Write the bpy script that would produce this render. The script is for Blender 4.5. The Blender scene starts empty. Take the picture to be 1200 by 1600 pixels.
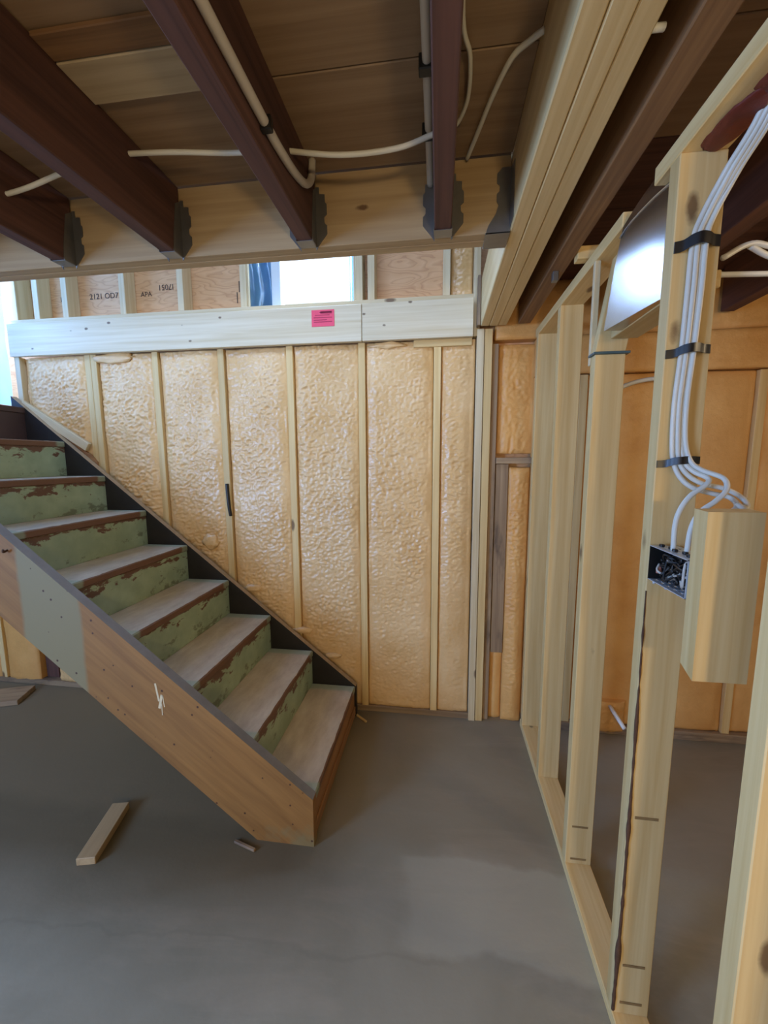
import bpy, bmesh, math, random
from mathutils import Vector, Matrix, noise
random.seed(7)
S = bpy.context.scene
COL = S.collection

# ---------------------------------------------------------------- camera
F_PX, YAW, PIT, ROL, CAM_H = 629.46, .1349, .1265, -.0042, 1.5
cy, sy, cp, sp = math.cos(YAW), math.sin(YAW), math.cos(PIT), math.sin(PIT)
cr, sr = math.cos(ROL), math.sin(ROL)
R0 = Vector((cy, sy, 0)); FH = Vector((-sy, cy, 0)); ZZ = Vector((0, 0, 1))
FW = FH * cp - ZZ * sp; U0 = FH * sp + ZZ * cp
RT = R0 * cr + U0 * sr; UP = U0 * cr - R0 * sr
cam_data = bpy.data.cameras.new('camera')
cam_data.sensor_fit = 'HORIZONTAL'; cam_data.sensor_width = 36
cam_data.lens = F_PX / 1200 * 36; cam_data.clip_start = .02
cam = bpy.data.objects.new('camera', cam_data)
m = Matrix((RT, UP, -FW)).transposed().to_4x4(); m.translation = (0, 0, CAM_H)
cam.matrix_world = m
COL.objects.link(cam); S.camera = cam

# ---------------------------------------------------------------- world, lights, exposure
W = bpy.data.worlds.new('sky'); S.world = W; W.use_nodes = True
bg = W.node_tree.nodes['Background']; bg.inputs[0].default_value = (.72, .86, 1, 1); bg.inputs[1].default_value = 1.6
S.view_settings.view_transform = 'Standard'; S.view_settings.look = 'None'
S.view_settings.exposure = 0.08; S.view_settings.gamma = 1; S.view_settings.use_curve_mapping = False

def area(name, loc, target, sx, sz, power, col):
    d = bpy.data.lights.new(name, 'AREA'); d.shape = 'RECTANGLE'; d.size = sx; d.size_y = sz
    d.energy = power; d.color = col
    o = bpy.data.objects.new(name, d); o.location = loc
    o.rotation_euler = (Vector(target) - Vector(loc)).to_track_quat('-Z', 'Y').to_euler()
    COL.objects.link(o); return o
def bulb(name, loc, power, col, r=.06):
    d = bpy.data.lights.new(name, 'POINT'); d.energy = power; d.color = col; d.shadow_soft_size = r
    o = bpy.data.objects.new(name, d); o.location = loc; COL.objects.link(o); return o
COOL = (.70, .86, 1.0); WARM = (1.0, .80, .52)
SKYB = (.39, .59, 1.0)
area('daylight_stair_window', (-.70, 2.62, 2.95), (-.70, 0, 2.3), .52, 1.25, 70, SKYB)
area('daylight_landing_opening', (-3.2, 1.82, 2.65), (-1.0, 1.82, 2.0), .75, 1.4, 52, SKYB)
area('daylight_upper_room', (-.9, .9, 3.5), (-1.0, 1.9, 1.0), 2.4, .9, 54, (.45, .63, 1))
area('daylight_basement_window', (-3.3, -1.35, 1.5), (.5, .8, 1.1), 1.3, 1.1, 200, (.28, .51, 1))
area('rear_fill', (-1.2, -2.5, 1.25), (-.2, 2.2, 1.4), 1.3, 1.8, 18, (1, .90, .74))  # added warm fill from behind the viewer; no door stands there
bulb('ceiling_bulb', (.35, -1.25, 1.45), 44, (1, .74, .38), .08)  # unseen warm work light behind the viewer, well below the ceiling
bulb('side_room_bulb', (1.35, .75, 1.95), 9, (1, .76, .46), .06)

# ---------------------------------------------------------------- materials
def lin(r, g, b):
    f = lambda c: (c / 255 / 12.92) if c / 255 <= .04045 else ((c / 255 + .055) / 1.055) ** 2.4
    return (f(r), f(g), f(b), 1)
class NT:
    def __init__(s, name):
        s.m = bpy.data.materials.new(name); s.m.use_nodes = True; s.t = s.m.node_tree
        s.b = s.t.nodes['Principled BSDF']
    def n(s, kind, **kw):
        nd = s.t.nodes.new(kind)
        for k, v in kw.items():
            if k in nd.inputs: nd.inputs[k].default_value = v
            else: setattr(nd, k, v)
        return nd
    def l(s, a, b): s.t.links.new(a, b)
    def coords(s, scale, offset=True, src='Object'):
        tc = s.n('ShaderNodeTexCoord'); mp = s.n('ShaderNodeMapping'); mp.inputs['Scale'].default_value = scale
        if offset:
            oi = s.n('ShaderNodeObjectInfo'); mu = s.n('ShaderNodeVectorMath', operation='SCALE')
            mu.inputs[0].default_value = (7.3, 3.1, 11.7); s.l(oi.outputs['Random'], mu.inputs['Scale'])
            ad = s.n('ShaderNodeVectorMath', operation='ADD'); s.l(tc.outputs[src], ad.inputs[0]); s.l(mu.outputs[0], ad.inputs[1])
            s.l(ad.outputs[0], mp.inputs['Vector'])
        else: s.l(tc.outputs[src], mp.inputs['Vector'])
        return mp.outputs[0]
    def ramp(s, fac, stops):
        r = s.n('ShaderNodeValToRGB'); e = r.color_ramp.elements
        while len(e) < len(stops): e.new(.5)
        for el, (p, c) in zip(e, stops): el.position = p; el.color = c if len(c) == 4 else (*c, 1)
        s.l(fac, r.inputs[0]); return r.outputs[0]
    def mix(s, fac, a, b, blend='MIX'):
        x = s.n('ShaderNodeMix', data_type='RGBA', blend_type=blend)
        for sock, v in ((x.inputs[0], fac), (x.inputs[6], a), (x.inputs[7], b)):
            if isinstance(v, (int, float, tuple)): sock.default_value = v
            else: s.l(v, sock)
        return x.outputs[2]
    def noise(s, vec, scale, detail=3, rough=.55, dist=0):
        t = s.n('ShaderNodeTexNoise'); t.inputs['Scale'].default_value = scale; t.inputs['Detail'].default_value = detail
        t.inputs['Roughness'].default_value = rough; t.inputs['Distortion'].default_value = dist
        if vec is not None: s.l(vec, t.inputs['Vector'])
        return t.outputs['Fac']
    def math(s, op, a, b=None, c=None, clamp=False):
        x = s.n('ShaderNodeMath', operation=op); x.use_clamp = clamp
        for i, v in enumerate((a, b, c)):
            if v is None: continue
            if isinstance(v, (int, float)): x.inputs[i].default_value = v
            else: s.l(v, x.inputs[i])
        return x.outputs[0]
    def bump(s, h, strength, dist=.01):
        b = s.n('ShaderNodeBump'); b.inputs['Strength'].default_value = strength; b.inputs['Distance'].default_value = dist
        s.l(h, b.inputs['Height']); s.l(b.outputs[0], s.b.inputs['Normal'])
    def out(s, col=None, rough=None, metal=None):
        for k, v in (('Base Color', col), ('Roughness', rough), ('Metallic', metal)):
            if v is None: continue
            if isinstance(v, (int, float, tuple)): s.b.inputs[k].default_value = v
            else: s.l(v, s.b.inputs[k])
        return s.m

def axis_scale(ax, along, across): return tuple(along if i == ax else across for i in range(3))

def wood(name, ax, light, dark, knot, knots=.5, kscale=(3.6, 9), ksize=1.0, blotch=None, rough=.62, tint=.12):
    t = NT(name + '_' + 'xyz'[ax])
    g = t.noise(t.coords(axis_scale(ax, 1.3, 42)), 1.0, 3, .6, .4)
    c = t.ramp(g, ((.32, light), (.72, dark)))
    b = t.noise(t.coords(axis_scale(ax, 1.2, 6)), 1.0, 2)
    c = t.mix(t.math('MULTIPLY', b, .35), c, dark)
    if blotch:
        bl = t.noise(t.coords(axis_scale(ax, 2.5, 9)), 1.0, 4, .65)
        c = t.mix(t.ramp(bl, ((.52, (0, 0, 0, 1)), (.66, (1, 1, 1, 1)))), c, blotch)
    if knots:
        v = t.n('ShaderNodeTexVoronoi'); v.inputs['Scale'].default_value = 1; v.inputs['Randomness'].default_value = 1
        t.l(t.coords(axis_scale(ax, *kscale)), v.inputs['Vector'])
        wob = t.math('ADD', v.outputs['Distance'], t.math('MULTIPLY', t.noise(t.coords((60, 60, 60)), 1), .05))
        k = t.ramp(wob, ((.075 * ksize, (1, 1, 1, 1)), (.115 * ksize, (0, 0, 0, 1))))
        sep = t.n('ShaderNodeSeparateColor'); t.l(v.outputs['Color'], sep.inputs[0])
        on = t.math('LESS_THAN', sep.outputs[0], knots)
        c = t.mix(t.math('MULTIPLY', t.math('MULTIPLY', k, on), .85), c, knot)
    oi = t.n('ShaderNodeObjectInfo')
    hv = t.n('ShaderNodeHueSaturation'); t.l(c, hv.inputs['Color'])
    t.l(t.math('MULTIPLY_ADD', oi.outputs['Random'], tint * 2, 1 - tint), hv.inputs['Value'])
    t.bump(g, .18, .004)
    return t.out(hv.outputs[0], rough)
WOODS = {
 'new': dict(light=lin(230, 204, 148), dark=lin(208, 172, 110), knot=lin(100, 66, 36), knots=.6, ksize=1.5),
 'pale': dict(light=lin(228, 212, 176), dark=lin(205, 182, 138), knot=lin(100, 68, 40), knots=.6, ksize=1.4, tint=.06),
 'rim': dict(light=lin(230, 218, 190), dark=lin(208, 190, 152), knot=lin(96, 66, 40), knots=.7, kscale=(8, 13), ksize=1.15, tint=.03),
 'joist': dict(light=lin(106, 70, 58), dark=lin(70, 44, 38), knot=lin(40, 22, 18), knots=.2, rough=.75),
 'brown': dict(light=lin(150, 112, 74), dark=lin(104, 72, 46), knot=lin(60, 40, 26), knots=.3, rough=.7),
 'deck': dict(light=lin(156, 130, 102), dark=lin(130, 104, 78), knot=lin(78, 46, 28), knots=.45),
 'header': dict(light=lin(188, 162, 122), dark=lin(164, 136, 98), knot=lin(88, 56, 32), knots=.5),
 'beam': dict(light=lin(230, 206, 156), dark=lin(208, 178, 124), knot=lin(100, 64, 34), knots=.35, tint=.05),
 'patch': dict(light=lin(184, 166, 136), dark=lin(158, 140, 112), knot=lin(90, 66, 44), knots=.4),
 'orange': dict(light=lin(172, 126, 80), dark=lin(136, 94, 56), knot=lin(72, 38, 20), knots=.5),
 'grey': dict(light=lin(176, 150, 116), dark=lin(128, 104, 80), knot=lin(80, 60, 44), knots=.3, blotch=lin(104, 86, 70)),
}
_mc = {}
def M(name, ax=None):
    k = (name, ax)
    if k not in _mc: _mc[k] = wood(name, ax, **WOODS[name]) if name in WOODS else SIMPLE[name]()
    return _mc[k]

def mk_flat(name, col, rough=.6, metal=0, var=.12, scale=12, bump=0):
    def f():
        t = NT(name); g = t.noise(t.coords((1, 1, 1)), scale, 4)
        dk = tuple(c * (1 - var * 2) for c in col[:3]) + (1,)
        c = t.mix(g, dk, col)
        if bump: t.bump(t.noise(t.coords((1, 1, 1)), scale * 6, 3), bump, .003)
        return t.out(c, rough, metal)
    return f
def mk_foam(name, a, b, rough):
    def f():
        t = NT(name); P = t.coords((1, 1, 1), False)
        c = t.ramp(t.noise(P, 3.2, 4, .6), ((.34, a), (.66, b)))
        fine = t.noise(P, 75, 3, .6, .6)
        c = t.mix(t.math('MULTIPLY', fine, .28), c, tuple(min(1, x * 1.25) for x in b[:3]) + (1,))
        t.bump(fine, .45, .004)
        t.b.inputs['Specular IOR Level'].default_value = .55
        return t.out(c, rough)
    return f
def mk_concrete():
    t = NT('concrete'); P = t.coords((1, 1, 1), False)
    c = t.ramp(t.noise(P, 1.6, 5, .6, .4), ((.3, lin(133, 128, 110)), (.7, lin(158, 153, 135))))
    st = t.noise(t.coords((.7, 2.6, 1), False), 2.2, 5, .65, .8)
    c = t.mix(t.ramp(st, ((.5, (0, 0, 0, 1)), (.7, (.5, .5, .5, 1)))), c, lin(172, 160, 140))
    # paler skim-coated patch of slab, its edge wavering
    sx = t.n('ShaderNodeSeparateXYZ'); wob = t.n('ShaderNodeTexNoise'); wob.inputs['Scale'].default_value = 5; wob.inputs['Detail'].default_value = 4
    t.l(P, wob.inputs['Vector'])
    ad = t.n('ShaderNodeVectorMath', operation='MULTIPLY_ADD'); t.l(wob.outputs['Color'], ad.inputs[0])
    ad.inputs[1].default_value = (.12, .12, 0); t.l(P, ad.inputs[2]); t.l(ad.outputs[0], sx.inputs[0])
    def band(v, lo, hi, s):
        return t.math('MULTIPLY', t.math('MULTIPLY_ADD', v, 1 / s, -lo / s + .5, True), t.math('MULTIPLY_ADD', v, -1 / s, hi / s + .5, True))
    patch = t.math('MULTIPLY', band(sx.outputs[0], -.04, .62, .05), band(sx.outputs[1], 1.12, 1.43, .02))
    c = t.mix(t.math('MULTIPLY', patch, .55), c, lin(176, 171, 152))
    crack = band(t.math('SUBTRACT', sx.outputs[1], t.math('MULTIPLY', sx.outputs[0], .06)), 1.098, 1.104, .012)
    crack = t.math('MULTIPLY', crack, band(sx.outputs[0], -1.4, .1, .1))
    c = t.mix(t.math('MULTIPLY', crack, .22), c, lin(70, 62, 54))
    # darker brown under the stair, milder brown towards the back wall
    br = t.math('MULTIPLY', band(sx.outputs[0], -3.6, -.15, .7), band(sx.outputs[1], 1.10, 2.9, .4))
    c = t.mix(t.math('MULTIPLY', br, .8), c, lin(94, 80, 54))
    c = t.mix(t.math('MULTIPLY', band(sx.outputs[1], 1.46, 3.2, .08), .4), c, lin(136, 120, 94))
    t.bump(t.noise(P, 60, 4), .12, .004)
    return t.out(c, .62)
def mk_riser():
    t = NT('green_riser_paint'); P = t.coords((1, 1, 1))
    sx = t.n('ShaderNodeSeparateXYZ'); tc = t.n('ShaderNodeTexCoord'); t.l(tc.outputs['Object'], sx.inputs[0])
    g = t.noise(P, 9, 3)
    c = t.ramp(g, ((.35, lin(146, 164, 134)), (.7, lin(168, 186, 154))))
    w = t.noise(t.coords((1, 7, 16)), 1.4, 5, .65, .3)
    edge = t.math('MULTIPLY_ADD', sx.outputs[2], 2.6, .0)                     # wear creeps down from the top edge
    worn = t.ramp(t.math('ADD', w, edge), ((.66, (0, 0, 0, 1)), (.7, (1, 1, 1, 1))))
    c = t.mix(worn, c, lin(104, 74, 56))
    low = t.ramp(t.math('SUBTRACT', t.noise(t.coords((1, 5, 9)), 1.5, 5, .7), t.math('MULTIPLY', sx.outputs[2], 1.2)), ((.62, (0, 0, 0, 1)), (.68, (.7, .7, .7, 1))))
    c = t.mix(low, c, lin(96, 98, 74))
    return t.out(c, .5)
def mk_tread():
    t = NT('worn_tread'); tc = t.n('ShaderNodeTexCoord'); sx = t.n('ShaderNodeSeparateXYZ'); t.l(tc.outputs['Object'], sx.inputs[0])
    n1 = t.noise(t.coords((6, 2, 6)), 3, 5, .65)
    c = t.ramp(n1, ((.3, lin(186, 168, 144)), (.7, lin(214, 200, 178))))
    # bare brown nosing, its edge wavering
    nz = t.noise(t.coords((1, 5, 1)), 2, 4)
    front = t.math('GREATER_THAN', t.math('ADD', sx.outputs[0], t.math('MULTIPLY_ADD', nz, .012, -.006)), .1325)
    c = t.mix(front, c, lin(112, 78, 58))
    # remains of green paint at both ends
    e = t.math('ADD', t.math('ABSOLUTE', sx.outputs[1]), t.math('MULTIPLY_ADD', t.noise(t.coords((9, 9, 9)), 1.2, 4), .05, -.025))
    end = t.ramp(t.math('MULTIPLY_ADD', e, 1, .0), ((.325, (0, 0, 0, 1)), (.34, (1, 1, 1, 1))))
    c = t.mix(t.math('MULTIPLY', end, .6), c, lin(150, 172, 146))
    t.bump(n1, .2, .004)
    return t.out(c, .5)
def mk_stringer():
    t = NT('stringer_wood'); gv = t.coords((1 / 2, 1 / 30, 1 / 30), False); gv.node.vector_type = 'TEXTURE'; gv.node.inputs['Rotation'].default_value = (0, .684, 0)
    g = t.noise(gv, 1, 3, .6, .4)
    c = t.ramp(g, ((.3, lin(168, 118, 58)), (.72, lin(132, 88, 38))))
    b = t.noise(t.coords((3, 3, 3), False), 1, 4)
    c = t.mix(t.math('MULTIPLY', b, .5), c, lin(122, 88, 50))
    tc = t.n('ShaderNodeTexCoord'); sx = t.n('ShaderNodeSeparateXYZ'); t.l(tc.outputs['Object'], sx.inputs[0])
    x = t.math('ADD', sx.outputs[0], t.math('MULTIPLY_ADD', t.noise(t.coords((4, 4, 4), False), 1, 3), .04, -.02))
    m = t.math('MULTIPLY', t.math('MULTIPLY_ADD', x, 60, 1.66 * 60, True), t.math('MULTIPLY_ADD', x, -60, -1.385 * 60, True))
    c = t.mix(m, c, lin(136, 122, 86))                                       # olive paint patch
    m2 = t.ramp(t.math('SUBTRACT', t.noise(t.coords((5, 5, 5), False), 1, 4), t.math('MULTIPLY', sx.outputs[2], 1.6)), ((.44, (0, 0, 0, 1)), (.54, (.7, .7, .7, 1))))
    c = t.mix(m2, c, lin(128, 116, 78))
    v = t.n('ShaderNodeTexVoronoi'); t.l(t.coords((5, 1, 5), False), v.inputs['Vector'])
    sep = t.n('ShaderNodeSeparateColor'); t.l(v.outputs['Color'], sep.inputs[0])
    k = t.math('MULTIPLY', t.ramp(v.outputs['Distance'], ((.09, (1, 1, 1, 1)), (.14, (0, 0, 0, 1)))), t.math('LESS_THAN', sep.outputs[0], .4))
    c = t.mix(k, c, lin(70, 40, 22))
    t.bump(g, .15, .004)
    return t.out(c, .55)
def mk_ply():
    t = NT('plywood'); P = t.coords((1.2, 1, 5))
    w = t.n('ShaderNodeTexNoise'); w.inputs['Scale'].default_value = 2.2; w.inputs['Detail'].default_value = 2; t.l(P, w.inputs['Vector'])
    ring = t.math('FRACT', t.math('MULTIPLY', w.outputs['Fac'], 14))
    c = t.ramp(ring, ((0, lin(218, 166, 116)), (.6, lin(226, 178, 130)), (1, lin(194, 136, 90))))
    c = t.mix(.35, c, t.ramp(t.noise(t.coords((2, 2, 30)), 1, 3), ((.3, lin(225, 186, 138)), (.7, lin(196, 148, 100)))))
    return t.out(c, .6)
def mk_plastic():
    t = NT('plastic_sheeting'); o = t.t.nodes['Material Output']; t.t.nodes.remove(t.b)
    tr = t.n('ShaderNodeBsdfTranslucent'); tr.inputs[0].default_value = (.36, .58, .88, 1)
    tp = t.n('ShaderNodeBsdfTransparent'); tp.inputs[0].default_value = (.42, .70, .95, 1)
    gl = t.n('ShaderNodeBsdfGlossy'); gl.inputs['Roughness'].default_value = .12
    a = t.n('ShaderNodeMixShader'); a.inputs[0].default_value = .15; t.l(tr.outputs[0], a.inputs[1]); t.l(tp.outputs[0], a.inputs[2])
    b = t.n('ShaderNodeMixShader'); b.inputs[0].default_value = .12; t.l(a.outputs[0], b.inputs[1]); t.l(gl.outputs[0], b.inputs[2])
    t.l(b.outputs[0], o.inputs[0]); return t.m
def mk_glass():
    t = NT('window_glass'); o = t.t.nodes['Material Output']; t.t.nodes.remove(t.b)
    tp = t.n('ShaderNodeBsdfTransparent'); gl = t.n('ShaderNodeBsdfGlossy'); gl.inputs['Roughness'].default_value = .02
    b = t.n('ShaderNodeMixShader'); b.inputs[0].default_value = .06; t.l(tp.outputs[0], b.inputs[1]); t.l(gl.outputs[0], b.inputs[2])
    t.l(b.outputs[0], o.inputs[0]); return t.m
SIMPLE = {
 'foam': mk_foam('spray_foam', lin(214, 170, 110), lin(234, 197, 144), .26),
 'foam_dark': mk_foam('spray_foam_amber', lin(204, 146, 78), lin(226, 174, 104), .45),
 'concrete': mk_concrete, 'riser': mk_riser, 'tread': mk_tread, 'stringer': mk_stringer, 'ply': mk_ply,
 'plastic': mk_plastic, 'glass': mk_glass,
 'grey_paint': mk_flat('grey_stringer_paint', lin(140, 138, 138), .55, var=.22, scale=14, bump=.2),
 'black_paint': mk_flat('black_board', lin(46, 42, 42), .5, var=.3, scale=20),
 'dark_riser': mk_flat('dark_stained_board', lin(84, 60, 54), .55, var=.3, scale=7),
 'overspray': mk_flat('foam_overspray', lin(196, 168, 130), .6, var=.25, scale=40, bump=.3),
 'galv': mk_flat('galvanised_steel', lin(150, 150, 150), .42, .85, var=.15, scale=30),
 'duct_metal': mk_flat('duct_sheet_metal', lin(190, 194, 200), .24, 1, var=.1, scale=14),
 'box_metal': mk_flat('box_steel', lin(206, 214, 224), .35, .35, var=.08, scale=20),
 'cable': mk_flat('white_cable_jacket', lin(224, 220, 206), .42, var=.04),
 'conduit': mk_flat('grey_white_conduit', lin(200, 192, 180), .5, var=.06),
 'black': mk_flat('black_plastic', lin(24, 24, 24), .4, var=.1),
 'blue_steel': mk_flat('blue_grey_plate', lin(84, 110, 118), .4, .3, var=.1),
 'sealant': mk_flat('red_fire_sealant', lin(120, 44, 28), .5, var=.2, scale=30, bump=.4),
 'bark': mk_flat('bark', lin(104, 70, 46), .8, var=.35, scale=40, bump=.6),
 'pink': mk_flat('pink_card', lin(244, 82, 112), .55, var=.02),
 'pink_ink': mk_flat('card_ink', lin(176, 40, 76), .6, var=.02),
 'ink': mk_flat('stamp_ink', lin(84, 62, 48), .7, var=.05),
 'smudge': mk_flat('pencil_smudge', lin(164, 130, 80), .8, var=.3, scale=60),
 'vinyl': mk_flat('white_vinyl', lin(214, 226, 236), .35, var=.02),
 'pvc': mk_flat('white_pvc', lin(232, 232, 228), .35, var=.03),
 'copper': mk_flat('wire_nut', lin(206, 140, 124), .4, var=.05),
 'plaster': mk_flat('plain_wall', lin(190, 176, 150), .8, var=.05, scale=3),
}

# ---------------------------------------------------------------- geometry helpers
def tag(o, label=None, cat=None, group=None, kind=None):
    if label: o['label'] = label
    if cat: o['category'] = cat
    if group: o['group'] = group
    if kind: o['kind'] = kind
    return o
def empty(name, loc=(0, 0, 0)):
    o = bpy.data.objects.new(name, None); o.empty_display_size = .1; o.location = loc; COL.objects.link(o); return o
def link(name, me, mats, parent=None, loc=(0, 0, 0), rot=None, smooth=False):
    o = bpy.data.objects.new(name, me); COL.objects.link(o)
    for x in (mats if isinstance(mats, (list, tuple)) else [mats]):
        if len(me.materials) < (len(mats) if isinstance(mats, (list, tuple)) else 1): me.materials.append(x)
    o.location = loc
    if rot: o.rotation_euler = rot
    if parent:
        o.parent = parent
        o.location = Vector(loc) - parent.matrix_basis.translation
        if parent.parent: o.location = o.location - parent.parent.matrix_basis.translation
    if smooth:
        for p in me.polygons: p.use_smooth = True
    return o
def box(name, x0, x1, y0, y1, z0, z1, mat, parent=None, bev=.002, rot=None):
    sx, sy_, sz = x1 - x0, y1 - y0, z1 - z0
    bm = bmesh.new(); bmesh.ops.create_cube(bm, size=1)
    bmesh.ops.scale(bm, vec=(sx, sy_, sz), verts=bm.verts)
    if bev and min(sx, sy_, sz) > bev * 2.5: bmesh.ops.bevel(bm, geom=bm.edges[:], offset=bev, segments=1, affect='EDGES')
    me = bpy.data.meshes.new(name); bm.to_mesh(me); bm.free()
    if mat in WOODS: mt = M(mat, max(range(3), key=lambda i: (sx, sy_, sz)[i]))
    else: mt = M(mat)
    return link(name, me, mt, parent, ((x0 + x1) / 2, (y0 + y1) / 2, (z0 + z1) / 2), rot)
def prism(name, pts, ax, a0, a1, mats, parent=None, face_mat=None):
    """outline pts (2-D, in the two other axes) extruded along axis ax; face_mat(normal) picks the slot"""
    o = [i for i in range(3) if i != ax]
    def mk(p, a):
        v = [0, 0, 0]; v[o[0]], v[o[1]] = p; v[ax] = a; return v
    n = len(pts)
    bm = bmesh.new()
    A = [bm.verts.new(mk(p, a0)) for p in pts]; B = [bm.verts.new(mk(p, a1)) for p in pts]
    bm.faces.new(A); bm.faces.new(B[::-1])
    for i in range(n): bm.faces.new((A[i], B[i], B[(i + 1) % n], A[(i + 1) % n]))
    bmesh.ops.recalc_face_normals(bm, faces=bm.faces)
    me = bpy.data.meshes.new(name)
    if face_mat:
        for f in bm.faces: f.material_index = face_mat(f.normal)
    bm.to_mesh(me); bm.free()
    return link(name, me, mats, parent)
def smooth_path(pts, k=8):
    P = [Vector(p) for p in pts]
    if len(P) < 3: return P
    P = [P[0] * 2 - P[1]] + P + [P[-1] * 2 - P[-2]]; out = []
    for i in range(1, len(P) - 2):
        a, b, c, d = P[i - 1:i + 3]
        for j in range(k):
            t = j / k
            out.append(.5 * ((2 * b) + (c - a) * t + (2 * a - 5 * b + 4 * c - d) * t * t + (3 * b - a - 3 * c + d) * t ** 3))
    out.append(P[-2]); return out
def tube_mesh(name, pts, r, seg=8, flat=1.0, up=(0, 0, 1), k=8):
    P = smooth_path(pts, k); V, Fc = [], []
    u = Vector(up)
    for i, p in enumerate(P):
        d = (P[min(i + 1, len(P) - 1)] - P[max(i - 1, 0)]).normalized()
        s = d.cross(u)
        s = s.normalized() if s.length > 1e-4 else d.orthogonal().normalized()
        u = s.cross(d).normalized()
        ri = r(i / (len(P) - 1)) if callable(r) else r
        for j in range(seg):
            a = 2 * math.pi * j / seg
            V.append(p + s * math.cos(a) * ri + u * math.sin(a) * ri * flat)
    for i in range(len(P) - 1):
        for j in range(seg):
            Fc.append((i * seg + j, i * seg + (j + 1) % seg, (i + 1) * seg + (j + 1) % seg, (i + 1) * seg + j))
    Fc.append(tuple(range(seg))[::-1]); Fc.append(tuple((len(P) - 1) * seg + j for j in range(seg)))
    me = bpy.data.meshes.new(name); me.from_pydata(V, [], Fc); me.update()
    return me
def tube(name, pts, r, mat, parent=None, **kw):
    return link(name, tube_mesh(name, pts, r, **kw), M(mat), parent, smooth=True)
def foam(name, x0, x1, z0, z1, y, parent, mat='foam', step=.0062, bulge=.018, low=.010, wr=.0042, depth=.06, seed=0.0, flow=1.0):
    nx = max(4, int((x1 - x0) / step)); nz = max(4, int((z1 - z0) / step)); V, Fc = [], []
    for j in range(nz + 1):
        z = z0 + (z1 - z0) * j / nz
        for i in range(nx + 1):
            x = x0 + (x1 - x0) * i / nx
            d = min(x - x0, x1 - x, .06) / .06; dz = min(z - z0, z1 - z, .08) / .08
            e = 1 - (1 - d) ** 2; ez = 1 - (1 - dz) ** 2
            q = Vector((x * 4.0 + seed, seed, z * 1.3)); L = noise.noise(q)
            wv = noise.noise(Vector((x * 4.2, 3.3 + seed, z * 4.2)))
            amp = (.50 + .50 * max(0, min(1, .6 + 1.4 * wv))) * (.5 + .5 * max(0, min(1, (z - .15) / .9)))
            q2 = Vector((x * 40 + 1.6 * wv, seed * 2, z * 74 * flow + 2.4 * wv)); w2 = 1 - abs(noise.noise(q2)) * 2.6
            w3 = noise.noise(Vector((x * 62, 7 + seed, z * 95)))
            lip = math.exp(-((d - .16) / .13) ** 2) * max(0, .35 + noise.noise(Vector((seed, x * 2, z * 6)))) * .010
            lipz = math.exp(-((dz - .25) / .2) ** 2) * (.2 + .8 * max(0, noise.noise(Vector((seed, x * 9, z * 4))))) * .012
            yy = y + .020 - bulge * e * (.5 + .5 * ez) - low * L * e - lip - lipz - wr * amp * (w2 * .9 + w3 * .7) * (.35 + .65 * d)
            V.append((x, yy, z))
    W1 = nx + 1
    for j in range(nz):
        for i in range(nx):
            a = j * W1 + i; Fc.append((a, a + 1, a + W1 + 1, a + W1))
    # closed back so the panel is a solid slab
    b0 = len(V); V += [(x0, y + depth, z0), (x1, y + depth, z0), (x1, y + depth, z1), (x0, y + depth, z1)]
    Fc.append((b0, b0 + 3, b0 + 2, b0 + 1))
    Fc.append(tuple(range(0, nx + 1))[::-1] + (b0, b0 + 1)); Fc.append(tuple(nz * W1 + i for i in range(nx + 1)) + (b0 + 2, b0 + 3))
    Fc.append(tuple(j * W1 for j in range(nz + 1)) + (b0 + 3, b0)); Fc.append(tuple(j * W1 + nx for j in range(nz + 1))[::-1] + (b0 + 1, b0 + 2))
    me = bpy.data.meshes.new(name); me.from_pydata(V, [], Fc); me.update()
    for p in me.polygons: p.use_smooth = len(p.vertices) == 4
    return link(name, me, M(mat), parent)
def text(name, body, size, loc, rot, mat, parent):
    c = bpy.data.curves.new(name, 'FONT'); c.body = body; c.size = size; c.extrude = .0004; c.align_x = 'CENTER'; c.align_y = 'CENTER'
    t = bpy.data.objects.new('tmp', c); COL.objects.link(t)
    me = bpy.data.meshes.new_from_object(t.evaluated_get(bpy.context.evaluated_depsgraph_get()))
    bpy.data.objects.remove(t); me.name = name
    me.materials.clear()
    return link(name, me, M(mat), parent, loc, rot)

# ================================================================ the shell
XL, XR, YR = -3.4, 3.0, -2.6          # left, right, rear limits of the basement
YB = 2.227                            # face of the studs of the foamed wall
ZJ, ZC = 2.177, 2.388                 # joist undersides, deck underside
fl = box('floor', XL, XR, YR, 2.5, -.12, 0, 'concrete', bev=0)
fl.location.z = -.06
tag(fl, 'bare grey dusty concrete basement floor', 'floor', kind='structure')
# object coordinates of the slab follow the world
for v in fl.data.vertices: v.co += fl.location
fl.location = (0, 0, 0)

ceil = box('ceiling', XL, XR, YR, 1.416, ZC + .02, ZC + .06, 'brown', bev=0)
tag(ceil, 'rough plank deck overhead seen between dark joists', 'ceiling', kind='structure')
yy = 1.335; k = 0
while yy > YR:
    w = (.318, .312, .325)[k % 3]
    for (a, b) in ((XL, .202), (.331, XR)):
        box('plank', a, b, max(yy - w, YR) + .0025, yy - .0005, ZC + random.uniform(0, .002), ZC + .02, 'deck', ceil, bev=.002)
    yy -= w; k += 1
for a, b in ((1.336, 1.66), (1.661, 1.985), (1.986, 2.36)): box('plank', .331, XR, a, b - .002, ZC, ZC + .02, 'joist', ceil, bev=.002)

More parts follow.
